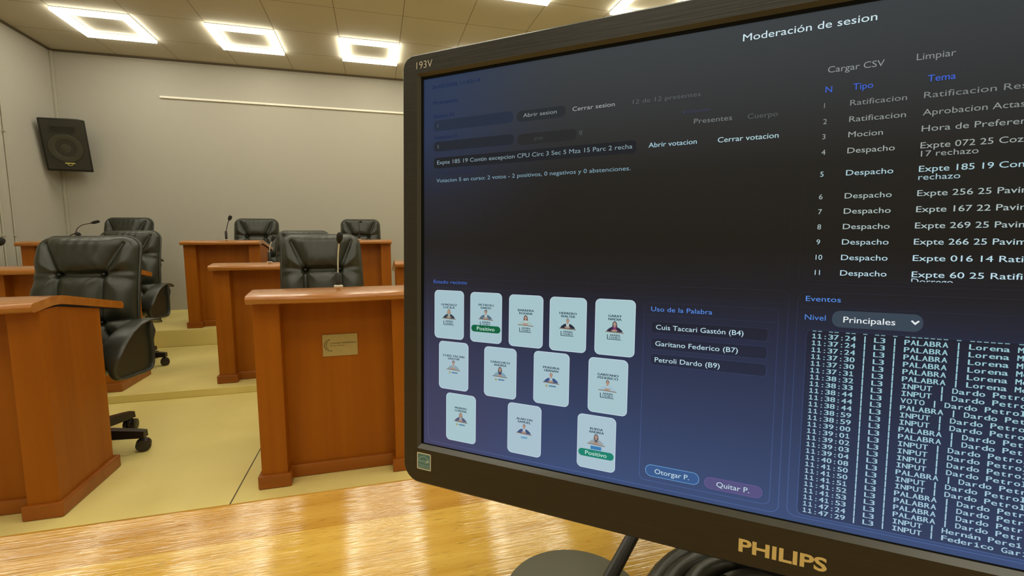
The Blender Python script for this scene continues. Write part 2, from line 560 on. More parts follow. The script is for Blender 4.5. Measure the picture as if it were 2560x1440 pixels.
def make_desk(plaque=False):
    t = thing('council_desk', '', 'desk', group='cherry wood council desks in three rows')
    for s in (-1, 1):
        b = MB(); b.box(min(s*.21, s*.305), max(s*.21, s*.305), 0, 0.10, 0.03, 0.745, M_desk, 0.003); b.build('pilaster', t)
        b = MB(); b.prism([(0.098, 0.03), (0.365, 0.03), (0.365, 0.700), (0.098, 0.744)], min(s*.302, s*.277), max(s*.302, s*.277), M_desk); b.build('side_panel', t)
    b = MB(); b.box(-.212, .212, 0.070, 0.092, 0.03, 0.745, M_desk); b.build('front_panel', t)
    b = MB()
    for s in (-1, 1):
        b.prism([(s*u, w) for u, w in ((.197, -.013), (.318, -.013), (.318, .390), (.265, .390), (.265, .113), (.197, .113))], 0, .055, M_plinth, 'xy', 0.006)
    b.box(-.21, .21, .057, .10, 0, .0545, M_plinth, 0.006)
    b.build('plinth', t)
    # top: level strip in front, writing surface sloping down to the seat; front edge bowed outwards
    th = 0.032
    def section(bow):
        f = -.055-bow
        top, bot = [], []
        r = th/2
        zc = 0.7735-r
        nose = [(f+r+r*math.cos(a), zc+r*math.sin(a)) for a in [R(100+i*20) for i in range(9)]]
        up = [(RIDGE+.055, .7785), (RIDGE+.025, .7830), (RIDGE, .7850), (RIDGE-.025, .7848), (RIDGE-.06, .7815)]
        e = (0.535, 0.709)
        r2_ = 0.014
        endn = [(e[0]-r2_+r2_*math.cos(a), e[1]-th/2+th/2*math.sin(a)) for a in [R(80-i*20) for i in range(9)]]
        low = [(RIDGE-.06, .7815-th), (RIDGE-.025, .7848-th), (RIDGE, .7850-th), (RIDGE+.025, .7830-th), (RIDGE+.055, .7785-th)]
        return nose[::-1] and (nose + low + endn[::-1] + up)
    nx = 24
    hwid = 0.314
    rings = []
    for i in range(nx+1):
        x = -hwid+2*hwid*i/nx
        bow = 0.038*(1-(x/hwid)**2)
        rings.append([(x, y, z) for (y, z) in section(bow)])
    # small rounding at both ends
    def shrink(ring, x, k):
        cz = sum(p[2] for p in ring)/len(ring)
        out = []
        for p in ring:
            out.append((x, p[1], p[2]))
        return out
    vs, fs = [], []
    n = len(rings[0])
    for rg in rings:
        vs += rg
    for i in range(nx):
        for k in range(n):
            k2 = (k+1) % n
            fs.append((i*n+k, (i+1)*n+k, (i+1)*n+k2, i*n+k2))
    bm = bmesh.new()
    bv = [bm.verts.new(v) for v in vs]
    for f in fs:
        bm.faces.new([bv[i] for i in f])
    # end caps split at the ridge so that they stay convex enough
    for base, flip in ((0, False), (nx*n, True)):
        loop = [bv[base+k] for k in range(n)]
        bm.faces.new(loop if flip else loop[::-1])
    bmesh.ops.recalc_face_normals(bm, faces=bm.faces[:])
    b = MB(); b.bm(bm, M_desk_h); b.build('desktop', t, 35)
    return t


GLY = {}


def glyph(body, off=0.0):
    key = (body, off)
    if key in GLY:
        return GLY[key]
    cu = bpy.data.curves.new('t', 'FONT')
    cu.body = body
    cu.resolution_u = 3
    cu.offset = off
    ob = bpy.data.objects.new('t', cu)
    COL.objects.link(ob)
    dg = bpy.context.evaluated_depsgraph_get()
    me = bpy.data.meshes.new_from_object(ob.evaluated_get(dg))
    vs = [(v.co.x, v.co.y) for v in me.vertices]
    fs = [list(p.vertices) for p in me.polygons]
    bpy.data.objects.remove(ob)
    bpy.data.curves.remove(cu)
    bpy.data.meshes.remove(me)
    GLY[key] = (vs, fs)
    return GLY[key]


CAPH = max(v[1] for v in glyph('H')[0])


def put_text(mb, xf, body, x, y, cap, m, width=None, off=0.0, n=0.0, align='L', shear=0.0, ymin=None, hard=0.0):
    """lay text on a plane; xf(x,y,n)->3D; cap = capital height; width stretches it"""
    vs, fs = glyph(body, min(off, 0.0)+hard)
    if not vs:
        return
    sy = cap/CAPH
    x0 = min(v[0] for v in vs); x1 = max(v[0] for v in vs)
    sx_ = (width/(x1-x0)) if width else sy
    w = (x1-x0)*sx_
    ox = x if align == 'L' else x-w/2 if align == 'C' else x-w
    bold = off > 0
    out = []
    for v in vs:
        yy = v[1]*sy
        if ymin is not None:
            yy = max(yy, ymin)
        out.append(xf(ox+(v[0]-x0)*sx_+shear*yy, y+yy, n))
    mb.add(out, fs, m)
    if bold:
        k = cap*off*1.6
        ex = Vector(xf(k, 0, 0))-Vector(xf(0, 0, 0))+(Vector(xf(0, 0, .02))-Vector(xf(0, 0, 0)))*(.0 if abs(n) < .01 else 1)
        mb.add([Vector(o)+ex for o in out], fs, m)


Yr = (1.985, 3.422, 4.803)
Zr = (0.0, Z1, Z2)
DX = {'r1l': (-1.419, 0), 'r1c': (-0.157, 0), 'r2l': (-1.860, 1), 'r2c': (-0.704, 1), 'r2r': (0.437, 1),
      'r3l': (-2.470, 2), 'r3c': (-1.324, 2), 'r3r': (-0.165, 2)}
DL = {'r1l': 'cherry wood council desk at the left picture edge in front of the large black chair',
      'r1c': 'cherry wood council desk with metal name plaque left of the monitor',
      'r2l': 'cherry wood council desk on the first step behind the large black chair at left',
      'r2c': 'cherry wood council desk on the first step behind the desk with the plaque',
      'r2r': 'cherry wood council desk of which a sliver shows beside the left monitor edge',
      'r3l': 'cherry wood council desk on the top step in the back left corner',
      'r3c': 'cherry wood council desk on the top step with an upright microphone',
      'r3r': 'cherry wood council desk on the top step nearest the monitor'}
desk0 = make_desk()
DESK = {}
for i, (k, (x, r)) in enumerate(DX.items()):
    if i == 0:
        desk0.location = (x, Yr[r], Zr[r]); desk0['label'] = DL[k]; DESK[k] = desk0
    else:
        DESK[k] = dup(desk0, DL[k], (x, Yr[r], Zr[r]))

# metal plaque screwed to the middle desk
pc = DESK['r1c']
b = MB()
PX0, PX1, PZ0, PZ1 = -.067, .070, .500, .591
b.box(PX0, PX1, .066, .0705, PZ0, PZ1, M_plaque, 0.0008)
plq = tag(b.build('plaque', pc), 'dull metal plaque with engraved lettering')
fxf = lambda x, y, n: (x, .0658-n, y)
b = MB()
put_text(b, fxf, 'Concejo Deliberante', -.038, .5515, .0068, M_engrave, width=.104, off=0.012)
put_text(b, fxf, 'Puerto Madryn', -.038, .5415, .0052, M_engrave, width=.056)


def arc_strip(mb, xf, cx, cy, ra, rb, a0, a1, m, n=0.0, seg=14):
    vs, fs = [], []
    for i in range(seg+1):
        a = R(a0+(a1-a0)*i/seg)
        vs.append(xf(cx+ra*math.cos(a), cy+ra*math.sin(a), n))
        vs.append(xf(cx+rb*math.cos(a), cy+rb*math.sin(a), n))
    for i in range(seg):
        fs.append((2*i, 2*i+1, 2*i+3, 2*i+2))
    mb.add(vs, fs, m)


for a0 in range(95, 265, 24):
    arc_strip(b, fxf, -.036, .546, .0215, .0250, a0, a0+19, M_engrave, seg=5)
for a0 in range(125, 235, 24):
    arc_strip(b, fxf, -.036, .546, .0150, .0175, a0, a0+19, M_engrave, seg=5)
b.build('engraving', plq)

# ------------------------------------------------------------------ office chairs
def seg_dist(px, pz, a, c):
    ax, az = a; bx, bz = c
    dx, dz = bx-ax, bz-az
    t = max(0, min(1, ((px-ax)*dx+(pz-az)*dz)/(dx*dx+dz*dz)))
    return math.hypot(px-ax-t*dx, pz-az-t*dz), t


def cushion(hw, hl, rad, thick, edge, seams, buttons, nx, nz, frame, back=0.02, flare=0.0, wr=0.0, puff=0.012):
    """tufted pad: frame(x,l,d)->3D; d>0 is the seat/front side"""
    def shape(x, z):
        cx, cz = hw-rad, hl-rad
        ax, az = abs(x)-cx, abs(z)-cz
        if ax > 0 and az > 0:
            m_ = max(ax, az); l = math.hypot(ax, az)
            ax, az = ax*m_/l, az*m_/l
            return math.copysign(cx+ax, x), math.copysign(cz+az, z)
        return x, z
    vs, fs = [], []
    idx = {}
    for side in (0, 1):
        for j in range(nz+1):
            for i in range(nx+1):
                border = i in (0, nx) or j in (0, nz)
                if side == 1 and border:
                    idx[(1, i, j)] = idx[(0, i, j)]
                    continue
                s = 2*i/nx-1; t = 2*j/nz-1
                # denser near the border
                s = math.copysign(1-(1-abs(s))**1.35, s); t = math.copysign(1-(1-abs(t))**1.35, t)
                x0, z0 = s*hw, t*hl
                e = min(hw-abs(x0), hl-abs(z0))
                x, z = shape(x0, z0)
                k = min(1, e/edge)
                rise = math.sqrt(max(0, 1-(1-k)**2))
                if side == 0:
                    d = thick*rise
                    dm = 1.0
                    for (a, c, dep) in seams:
                        dd, tt = seg_dist(x, z, a, c)
                        d -= dep*math.exp(-(dd/0.0085)**2)*rise
                        dm = min(dm, dd)
                    for (bx, bz, dep) in buttons:
                        rr = math.hypot(x-bx, z-bz)
                        d -= dep*math.exp(-(rr/0.020)**2)*rise
                        if wr:
                            an = math.atan2(z-bz, x-bx)
                            d += wr*math.sin(an*9+bx*40)*math.exp(-((rr-0.05)/0.03)**2)*rise
                    d += puff*(1-math.exp(-(dm/0.035)**2))*rise
                    if wr:
                        d += wr*0.7*math.sin(x*150+3*math.sin(z*9))*math.exp(-((z-hl+.03)/.05)**2)*rise
                else:
                    d = -back*rise
                x *= 1+flare*(-z/hl)
                idx[(side, i, j)] = len(vs)
                vs.append(frame(x, z, d))
    for side in (0, 1):
        for j in range(nz):
            for i in range(nx):
                q = [idx[(side, i, j)], idx[(side, i+1, j)], idx[(side, i+1, j+1)], idx[(side, i, j+1)]]
                fs.append(q if side == 0 else q[::-1])
    rim = []
    for i in range(0, nx+1): rim.append((i, 0))
    for j in range(1, nz+1): rim.append((nx, j))
    for i in range(nx-1, -1, -1): rim.append((i, nz))
    for j in range(nz-1, 0, -1): rim.append((0, j))
    return vs, fs, [vs[idx[(0, i, j)]] for (i, j) in rim]


def make_chair():
    t = thing('office_chair', '', 'chair', group='black leather swivel chairs behind the council desks')
    la = R(11)
    HL, HW = 0.290, 0.208
    def bf(x, l, d):
        lv = l+HL
        cy = 0.15+lv*math.sin(la)-0.018*math.sin(lv/0.58*math.pi)-d*math.cos(la)+0.35*x*x
        cz = 0.435+lv*math.cos(la)+d*math.sin(la)
        return (x, cy, cz)
    bx_, bz_, bz2 = 0.088, 0.100, -0.135
    seams = []
    for s in (-1, 1):
        seams += [((s*.158, .250), (s*bx_, bz_), .013), ((s*bx_, bz_), (s*bx_, bz2), .016), ((s*bx_, bz2), (s*.15, -.26), .010),
                  ((s*bx_, bz_), (s*.20, bz_+.012), .0045), ((s*bx_, bz_), (s*.20, bz_-.03), .003), ((s*bx_, bz2), (s*.20, bz2+.01), .004)]
    seams += [((-bx_, bz_), (bx_, bz_), .020), ((-bx_, bz2), (bx_, bz2), .014)]
    btn = [(s*bx_, z, .016) for s in (-1, 1) for z in (bz_, bz2)]
    vs, fs, rim = cushion(HW, HL, 0.062, 0.050, 0.055, seams, btn, 64, 84, bf, back=0.022, flare=0.03, wr=0.0018, puff=0.020)
    b = MB(); b.add(vs, fs, M_leather); back = b.build('backrest', t, 180)
    b = MB(); b.tube(rim+[rim[0]], 0.0075, M_leather, 8, cap=False); b.build('piping', back, 180)
    for s in (-1, 1):
        for z in (bz_, bz2):
            p = bf(s*bx_, z, 0.036)
            b = MB(); b.ball(p, .007, .005, .007, M_leather, seg=6); b.build('button', back, 180)
    # seat
    def sf(x, l, d):
        y = -l-0.045
        drop = 0.05*max(0, (-(y)-0.16)/0.12)**2 if y < -0.16 else 0
        return (x, y, 0.425+d-drop)
    seams = [((s*.14, -.2), (s*.14, .2), .008) for s in (-1, 1)]
    vs, fs, rim = cushion(0.222, 0.220, 0.06, 0.050, 0.05, seams, [], 40, 40, sf, back=0.05, wr=0.0)
    b = MB(); b.add(vs, fs, M_leather); seat = b.build('seat', t, 180)
    b = MB(); b.tube(rim+[rim[0]], 0.007, M_leather, 8, cap=False); b.build('piping', seat, 180)
    # armrests: one bent strap each
    prof = [(.235, .574), (.215, .586), (.17, .598), (.11, .602), (.04, .594), (-.03, .568), (-.085, .534), (-.125, .498), (-.140, .470), (-.138, .425), (-.125, .392), (-.09, .374), (.02, .366), (.10, .362), (.128, .372), (.140, .41), (.143, .50), (.143, .590)]
    wid = [.036, .046, .056, .064, .072, .080, .088, .092, .086, .030, .026, .026, .026, .026, .026, .026, .026, .026]
    thk = [.008, .011, .013, .014, .014, .014, .014, .014, .014, .014, .014, .014, .014, .014, .014, .014, .014, .014]
    for s in (-1, 1):
        vs, fs = [], []
        n = len(prof)
        for i, (y, z) in enumerate(prof):
            a = Vector(prof[min(i+1, n-1)])-Vector(prof[max(i-1, 0)])
            a.normalize()
            nrm = Vector((-a.y, a.x))*-1
            xo = .262 if i < 9 else .272
            h, w = thk[i]/2, wid[i]/2
            for (cx, cn) in ((-w, -.5), (-w, .4), (-w*.6, 1), (w*.6, 1), (w, .4), (w, -.5), (w*.7, -1), (-w*.7, -1)):
                vs.append((s*(xo+cx), y+nrm.x*h*cn, z+nrm.y*h*cn))
        for i in range(n-1):
            for k in range(8):
                k2 = (k+1) % 8
                fs.append((i*8+k, (i+1)*8+k, (i+1)*8+k2, i*8+k2))
        fs.append(tuple(range(8))); fs.append(tuple((n-1)*8+k for k in range(8))[::-1])
        bm = bmesh.new()
        bv = [bm.verts.new(v) for v in vs]
        for f in fs: bm.faces.new([bv[i] for i in f])
        bmesh.ops.recalc_face_normals(bm, faces=bm.faces[:])
        bmesh.ops.subdivide_edges(bm, edges=[e for e in bm.edges], cuts=1, use_grid_fill=True, smooth=0.6)
        b = MB(); b.bm(bm, M_armpad); arm = b.build('armrest', t, 60)
        b = MB(); b.prism([(y*.97, z) for (y, z) in prof[2:16]], *sorted((s*.262, s*.272)), M_leather); b.build('side_leather', arm)
    # mechanism and column
    b = MB(); b.box(-.10, .10, -.12, .10, .345, .377, M_shell, 0.008); b.box(-.035, .035, .05, .19, .352, .372, M_shell, 0.006)
    b.box(-.03, .03, .165, .19, .36, .56, M_shell, 0.006); b.build('seat_mechanism', t)
    b = MB(); b.lathe([(.030, .09), (.030, .22), (.022, .222), (.022, .35)], M_shell, 18); b.build('gas_column', t, 40)
    b = MB(); b.lathe([(.045, .065), (.048, .075), (.042, .115), (.032, .125)], M_shell, 20); b.build('hub', t, 40)
    for k in range(5):
        a = R(k*72)
        ca, sa = math.cos(a), math.sin(a)
        rot = lambda p: (p[0]*ca-p[1]*sa, p[0]*sa+p[1]*ca, p[2])
        b = MB()
        st = [(.035, .029, .070, .122), (.15, .025, .068, .112), (.27, .021, .066, .100), (.298, .018, .066, .096)]
        vs, fs = [], []
        for (r, w, z0, z1) in st:
            for p in ((r, -w, z0), (r, w, z0), (r, w*.8, z1), (r, -w*.8, z1)):
                vs.append(rot(p))
        for i in range(3):
            for q in range(4):
                q2 = (q+1) % 4
                fs.append((i*4+q, i*4+q2, (i+1)*4+q2, (i+1)*4+q))
        fs += [(3, 2, 1, 0), (12, 13, 14, 15)]
        b.add(vs, fs, M_shell)
        leg = b.build('base_leg', t, 40)
        # caster: two wheels, hood and stem; trails to the side a little
        b = MB()
        cr = Matrix.Rotation(a+R(25), 3, 'Z')
        c0 = Vector(rot((.286, 0, 0)))
        for s in (-1, 1):
            MY = cr @ Matrix.Rotation(R(90), 3, 'X')
            b.lathe([(.020, -.009), (.027, -.007), (.029, 0), (.027, .007), (.020, .009)], M_shell, 18, c0+cr @ Vector((0, s*.017, .029)), MY)
        b.ball(c0+cr @ Vector((0, 0, .036)), .026, .013, .028, M_shell, cr, 8)
        b.tube([c0+Vector((0, 0, .05)), c0+Vector((0, 0, .075))], .008, M_shell, 8)
        b.build('caster', leg, 40)
    return t


chair0 = make_chair()
CH = [((-1.385, 2.565, 0), -7, 'large black leather chair behind the left front desk, armrest and two casters in view'),
      ((-0.252, 2.500, 0), 7, 'black leather chair behind the desk with the metal plaque'),
      ((-1.835, 4.080, Z1), -4, 'black leather chair on the first step between the large left chair and the back row'),
      ((-0.580, 4.060, Z1), 0, 'black leather chair mostly hidden behind the chair at the plaque desk'),
      ((-2.360, 5.360, Z2), -2, 'black leather chair on the top step in the back left corner, only its top showing'),
      ((-1.185, 5.360, Z2), 5, 'black leather chair on the top step beside the upright microphone'),
      ((-0.158, 5.360, Z2), 0, 'black leather chair on the top step nearest the monitor')]
for i, (loc, rz, lab) in enumerate(CH):
    if i == 0:
        chair0.location = loc; chair0.rotation_euler = (0, 0, R(rz)); chair0['label'] = lab
        chair0.scale = (1.08, 1.03, 0.993)
    else:
        dup(chair0, lab, loc, R(rz)).scale = (0.965 if i == 1 else 1, 1, 1)


# ------------------------------------------------------------------ gooseneck microphones
def smooth_path(pts, n=8):
    P_ = [Vector(p) for p in pts]
    P_ = [P_[0]*2-P_[1]]+P_+[P_[-1]*2-P_[-2]]
    out = []
    for i in range(1, len(P_)-2):
        for k in range(n):
            u = k/n
            a, b_, c, d = P_[i-1], P_[i], P_[i+1], P_[i+2]
            out.append(0.5*((2*b_)+(c-a)*u+(2*a-5*b_+4*c-d)*u*u+(3*b_-a-3*c+d)*u**3))
    out.append(P_[-2])
    return out


def make_mic(label, base, tube_h, path, head_len, head_r, stem_mat=None, ring=True, stem_r=0.0032):
    """base on the desk, path = stem points in world space ending at the head's rear; the head follows"""
    o = Vector(base)
    t = thing('gooseneck_microphone', label, 'microphone', base, 0, 'gooseneck microphones on the council desks')
    b = MB(); b.lathe([(.019, 0), (.019, .008), (.014, .011)], M_micring if ring else M_mic, 18); b.build('base', t, 40)
    b = MB(); b.lathe([(.0105, .010), (.0105, tube_h*.92), (.007, tube_h)], M_mic, 14); b.build('lower_tube', t, 40)
    pts = [Vector((0, 0, tube_h-.004))]+[Vector(p)-o for p in path]
    sm = smooth_path(pts)
    b = MB(); b.tube(sm, stem_r, stem_mat or M_mic, 8); b.build('stem', t, 60)
    d = (sm[-1]-sm[-3]).normalized()
    q = d.to_track_quat('Z', 'Y').to_matrix()
    b = MB(); b.lathe([(.004, -.012), (.007, -.004), (head_r*.8, 0.0), (head_r, head_len*.25), (head_r, head_len*.75), (head_r*.7, head_len*.95), (.002, head_len)], M_foam, 16, sm[-1], q)
    b.build('capsule', t, 50)
    return t


def slope_z(r, yl):
    return Zr[r]+0.7865-(0.077/0.45)*(yl-RIDGE)


ym = 0.125
# on the plaque desk: straight, shiny stem
y = Yr[0]+ym
make_mic('gooseneck microphone with a shiny stem on the plaque desk', (on_y(846, 712, y).x, y, slope_z(0, ym)), 0.063,
         [on_y(845, 640, y), on_y(847, 612, y-.01), on_y(848, 602, y-.02)], .040, .0125, M_steel)
# left front desk: only the head enters the picture
y = Yr[0]+ym+.10
yb = Yr[0]+ym+.02
make_mic('microphone whose dark head pokes in at the left picture edge', (-1.47, yb, slope_z(0, ym+.02)), 0.070,
         [(-1.468, yb, .90), on_y(-40, 618, y), on_y(-22, 611, y)], .055, .0165)
# second row left: head peeks over the front chair
y = Yr[1]+ym+.05
make_mic('microphone whose dark head peeks over the large left chair', (-1.86, y, slope_z(1, ym+.05)), 0.07,
         [(-1.858, y, .98), on_y(188, 583, y), on_y(193, 583.5, y-.01)], .030, .012)
# second row centre
y = Yr[1]+ym+.02
make_mic('short microphone on the first step desk, in front of the right side of a chair', (on_y(674, 650, y).x, y, slope_z(1, ym+.02)), 0.075,
         [on_y(675.5, 614, y), on_y(679, 605, y), on_y(681, 600, y)], .030, .0115, M_steel)
# third row
y = Yr[2]+ym
make_mic('microphone with a long curved stem pointing at the chair in the back left corner', (on_y(189, 600, y).x, y, slope_z(2, ym)), 0.05,
         [on_y(188.5, 586, y), on_y(193, 572, y), on_y(206, 562.5, y), on_y(222, 559, y), on_y(231, 557, y)], .055, .0125)
make_mic('upright microphone on the top step standing clear against the back wall', (on_y(566, 598, y).x, y, slope_z(2, ym)), 0.088,
         [on_y(566.5, 572, y), on_y(569.5, 558, y), on_y(573, 549, y)], .040, .0155)
make_mic('tiny microphone before the chair nearest the monitor on the top step', (on_y(898, 598, y).x, y, slope_z(2, ym)), 0.05,
         [on_y(898, 580, y), on_y(898, 566, y), on_y(896, 557, y), on_y(900, 555, y-.02)], .022, .010)

# ------------------------------------------------------------------ near table
tb = thing('oak_table', 'glossy oak table at the bottom of the photo carrying the monitor', 'table', (0.05, 0.08, 0))
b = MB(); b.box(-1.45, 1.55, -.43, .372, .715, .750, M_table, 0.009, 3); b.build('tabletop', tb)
b = MB(); b.box(-1.38, 1.48, .30, .325, .05, .715, M_table, 0.002); b.build('modesty_panel', tb)
for x in (-1.38, 1.44):
    b = MB(); b.box(x, x+.04, -.36, .30, 0, .715, M_table, 0.002); b.build('side_panel', tb)

# ------------------------------------------------------------------ monitor
MA = R(-40.863)
TILT = R(2.304)
CEN = Vector((0.18432, 0.17067, CAMZ-0.01678))
BASE = Vector((0.2010, 0.1900, 0.750))
mon = thing('computer_monitor', 'black computer monitor showing a dark voting screen, filling the right half', 'monitor', BASE, MA)
inv = Matrix.Rotation(-MA, 3, 'Z')
CL = inv @ (CEN-BASE)
ct, st_ = math.cos(TILT), math.sin(TILT)


def pm(x, y, n=0.0):
    """millimetres on the screen plane -> monitor local; n towards the viewer"""
    x, y, n = x/1000, y/1000, n/1000
    return (CL.x+x, CL.y+y*st_-n*ct, CL.z+y*ct+n*st_)


def rrect(x0, x1, y0, y1, r, seg=6):
    out = []
    for (cx, cy, a) in ((x1-r, y1-r, 0), (x0+r, y1-r, 90), (x0+r, y0+r, 180), (x1-r, y0+r, 270)):
        for i in range(seg+1):
            t = R(a+90*i/seg)
            out.append((cx+r*math.cos(t), cy+r*math.sin(t)))
    return out


def rrect2(x0, x1, y0, y1, rt, rb, seg=6):
    out = []
    for (cx, cy, a, r) in ((x1-rt, y1-rt, 0, rt), (x0+rt, y1-rt, 90, rt), (x0+rb, y0+rb, 180, rb), (x1-rb, y0+rb, 270, rb)):
        for i in range(seg+1):
            t = R(a+90*i/seg)
            out.append((cx+r*math.cos(t), cy+r*math.sin(t)))
    return out


# bezel: loops from back outside to front to the screen recess
sg = 6
OX, OT, OB = 219.8, 130.6, -142.0
loops = [(rrect2(-OX, OX, OB, OT, 8, 12, sg), -16), (rrect2(-OX, OX, OB, OT, 8, 12, sg), 1.6),
         (rrect2(-OX+1.2, OX-1.2, OB+1.2, OT-1.2, 7.2, 11.2, sg), 3.0),
         (rrect(-208.4, 208.4, -118.5, 118.6, .6, sg), 3.0)]
b = MB()
n = 4*(sg+1)
vs, fs = [], []
for lp, nn in loops:
    vs += [pm(p[0], p[1], nn) for p in lp]
for i in range(len(loops)-1):
    for k in range(n):
        k2 = (k+1) % n
        fs.append((i*n+k, i*n+k2, (i+1)*n+k2, (i+1)*n+k))
b.add(vs, fs, M_bezel)
bez = b.build('bezel', mon, 35)
# recessed chamfer round the picture, its lower side catches the light
b = MB()
A = rrect(-208.4, 208.4, -118.5, 118.6, .6, sg)
B_ = rrect(-206.9, 206.9, -116.0, 117.1, .3, sg)
C_ = rrect(-205.0, 205.0, -115.3, 115.3, .2, sg)
vs = [pm(p[0], p[1], 3.0) for p in A]+[pm(p[0], p[1], .7) for p in B_]+[pm(p[0], p[1], .35) for p in C_]
for i, mt in ((0, M_lip), (1, M_gasket)):
    fs = []
    for k in range(n):
        k2 = (k+1) % n
        fs.append((i*n+k, i*n+k2, (i+1)*n+k2, (i+1)*n+k))
    b.add(vs, fs, mt)
tag(b.build('screen_surround', mon, 20), 'narrow sloping rim around the picture')
# back cover
b = MB()
lps = [(rrect2(-OX+.5, OX-.5, OB+.5, OT-.5, 8, 12, sg), -16), (rrect2(-OX+4, OX-4, OB+4, OT-4, 8, 12, sg), -24), (rrect(-150, 150, -110, 90, 20, sg), -44), (rrect(-140, 140, -100, 80, 20, sg), -46)]
vs, fs = [], []
for lp, nn in lps:
    vs += [pm(p[0], p[1], nn) for p in lp]
for i in range(len(lps)-1):
    for k in range(n):
        k2 = (k+1) % n
        fs.append((i*n+k, (i+1)*n+k, (i+1)*n+k2, i*n+k2))
fs.append(tuple(3*n+k for k in range(n))[::-1])
b.add(vs, fs, M_back)
b.build('back_cover', mon, 35)
# stand
b = MB()
b.prism(rrect(-.020, .020, 0, .016, .006, 3), .006, CL.z-.02, M_back, 'xy')
b.v = [(v[0], v[1]+.048, v[2]) for v in b.v]
b.build('stand_neck', mon, 40)
b = MB()
b.lathe([(1.0, 0), (1.0, .004), (.96, .0055)], M_back, 40, (0, .005, 0), Matrix.Diagonal((.075, .055, 1)))
b.build('stand_base', mon, 40)
# lettering on the bezel
b = MB(); put_text(b, pm, 'PHILIPS', -18.9, -134.4, 6.0, M_logo, width=36.2, hard=0.03, n=3.15); b.build('maker_lettering', bez)
b = MB(); put_text(b, pm, '193V', -208.6, 121.2, 4.3, M_model, width=11.6, off=-0.012, n=3.15); b.build('model_lettering', bez)
# teal energy sticker
b = MB()


def fill(mb, xf, pts, m, nn):
    mb.add([xf(p[0], p[1], nn) for p in pts], [tuple(range(len(pts)))], m)


def poly(mb, pts, m, nn): fill(mb, pm, pts, m, nn)


SX0, SX1, SY0, SY1 = -208.4, -197.6, -132.1, -121.0
poly(b, rrect(SX0, SX1, SY0, SY1, .7, 4), M_stickw, 3.12)
poly(b, rrect(SX0+.75, SX1-.75, SY0+.75, SY1-.75, .3, 4), M_stickb, 3.18)
arc_strip(b, pm, -203.2, -127.6, 4.2, 4.5, 15, 170, M_stickl, 3.24)
put_text(b, pm, 'energy', -206.6, -127.0, 1.5, M_stickl, width=6.2, n=3.24, shear=0.35)
stp = []
for i in range(10):
    rr = 1.35 if i % 2 == 0 else 0.6
    stp.append((-200.2+rr*math.cos(R(90+36*i)), -126.3+rr*math.sin(R(90+36*i))))
fill(b, pm, stp, M_stickl, 3.25)
poly(b, [(-207.3, -129.0), (-198.7, -129.0), (-198.7, -128.8), (-207.3, -128.8)], M_stickl, 3.24)
put_text(b, pm, 'ENERGY STAR', -207.0, -130.7, 0.9, M_stickl, width=8.0, n=3.24)
tag(b.build('energy_sticker', bez), 'small teal sticker with cream border')

# ------------------------------------------------------------------ the picture on the screen, room reflection mixed into its background
M_scr, nt, N, L, P = newmat('screen_picture_reflection')
P.inputs['Base Color'].default_value = (0.004, 0.004, 0.004, 1)
P.inputs['Roughness'].default_value = 0.45
P.inputs['Specular IOR Level'].default_value = 0.25
tc = N.new('ShaderNodeTexCoord')
sx = N.new('ShaderNodeSeparateXYZ'); L.new(tc.outputs['Object'], sx.inputs[0])
mr = N.new('ShaderNodeMapRange'); mr.inputs['From Min'].default_value = CL.z-.1152; mr.inputs['From Max'].default_value = CL.z+.1152
L.new(sx.outputs['Z'], mr.inputs['Value'])
rp = N.new('ShaderNodeValToRGB')
E_ = [(0.0, (62, 84, 130)), (0.2, (48, 64, 101)), (0.36, (36, 44, 72)), (0.46, (25, 27, 38)), (0.56, (20, 19, 20)), (0.72, (27, 27, 28)), (0.86, (46, 50, 55)), (1.0, (56, 63, 69))]  # grey top, blue bottom: ceiling reflection and viewing-angle shift put into the emission
e = rp.color_ramp.elements
e[0].position, e[0].color = E_[0][0], lin(*E_[0][1])
e[1].position, e[1].color = E_[-1][0], lin(*E_[-1][1])
for p_, c_ in E_[1:-1]:
    k = e.new(p_); k.color = lin(*c_)
L.new(mr.outputs[0], rp.inputs['Fac'])
mrx = N.new('ShaderNodeMapRange'); mrx.interpolation_type = 'SMOOTHSTEP'
mrx.inputs['From Min'].default_value = CL.x-.105; mrx.inputs['From Max'].default_value = CL.x-.205
L.new(sx.outputs['X'], mrx.inputs['Value'])
rp2 = N.new('ShaderNodeValToRGB')
E2 = [(0.0, (70, 72, 108)), (0.25, (56, 60, 92)), (0.46, (34, 35, 48)), (0.56, (26, 26, 30)), (0.68, (32, 36, 50)), (0.85, (38, 54, 86)), (1.0, (36, 56, 90))]  # left side of that painted gradient, bluer as if seen at an angle
e = rp2.color_ramp.elements
e[0].position, e[0].color = E2[0][0], lin(*E2[0][1])
e[1].position, e[1].color = E2[-1][0], lin(*E2[-1][1])
for p_, c_ in E2[1:-1]:
    k = e.new(p_); k.color = lin(*c_)
L.new(mr.outputs[0], rp2.inputs['Fac'])
mx = N.new('ShaderNodeMix'); mx.data_type = 'RGBA'
L.new(mrx.outputs[0], mx.inputs['Factor']); L.new(rp.outputs['Color'], mx.inputs[6]); L.new(rp2.outputs['Color'], mx.inputs[7])
L.new(mx.outputs[2], P.inputs['Emission Color'])
P.inputs['Emission Strength'].default_value = 0.8
b = MB()
poly(b, [(-205.5, -115.8), (205.5, -115.8), (205.5, 115.8), (-205.5, 115.8)], M_scr, 0)
scr = tag(b.build('screen', mon), 'lit dark blue screen with lists and portrait cards')

M_line = M_scr.copy(); M_line.name = 'screen_lines'
M_line.node_tree.nodes['Principled BSDF'].inputs['Emission Strength'].default_value = 1.25
M_pane = M_scr.copy(); M_pane.name = 'screen_dark_panes'
M_pane.node_tree.nodes['Principled BSDF'].inputs['Emission Strength'].default_value = 0.52
GC = {}


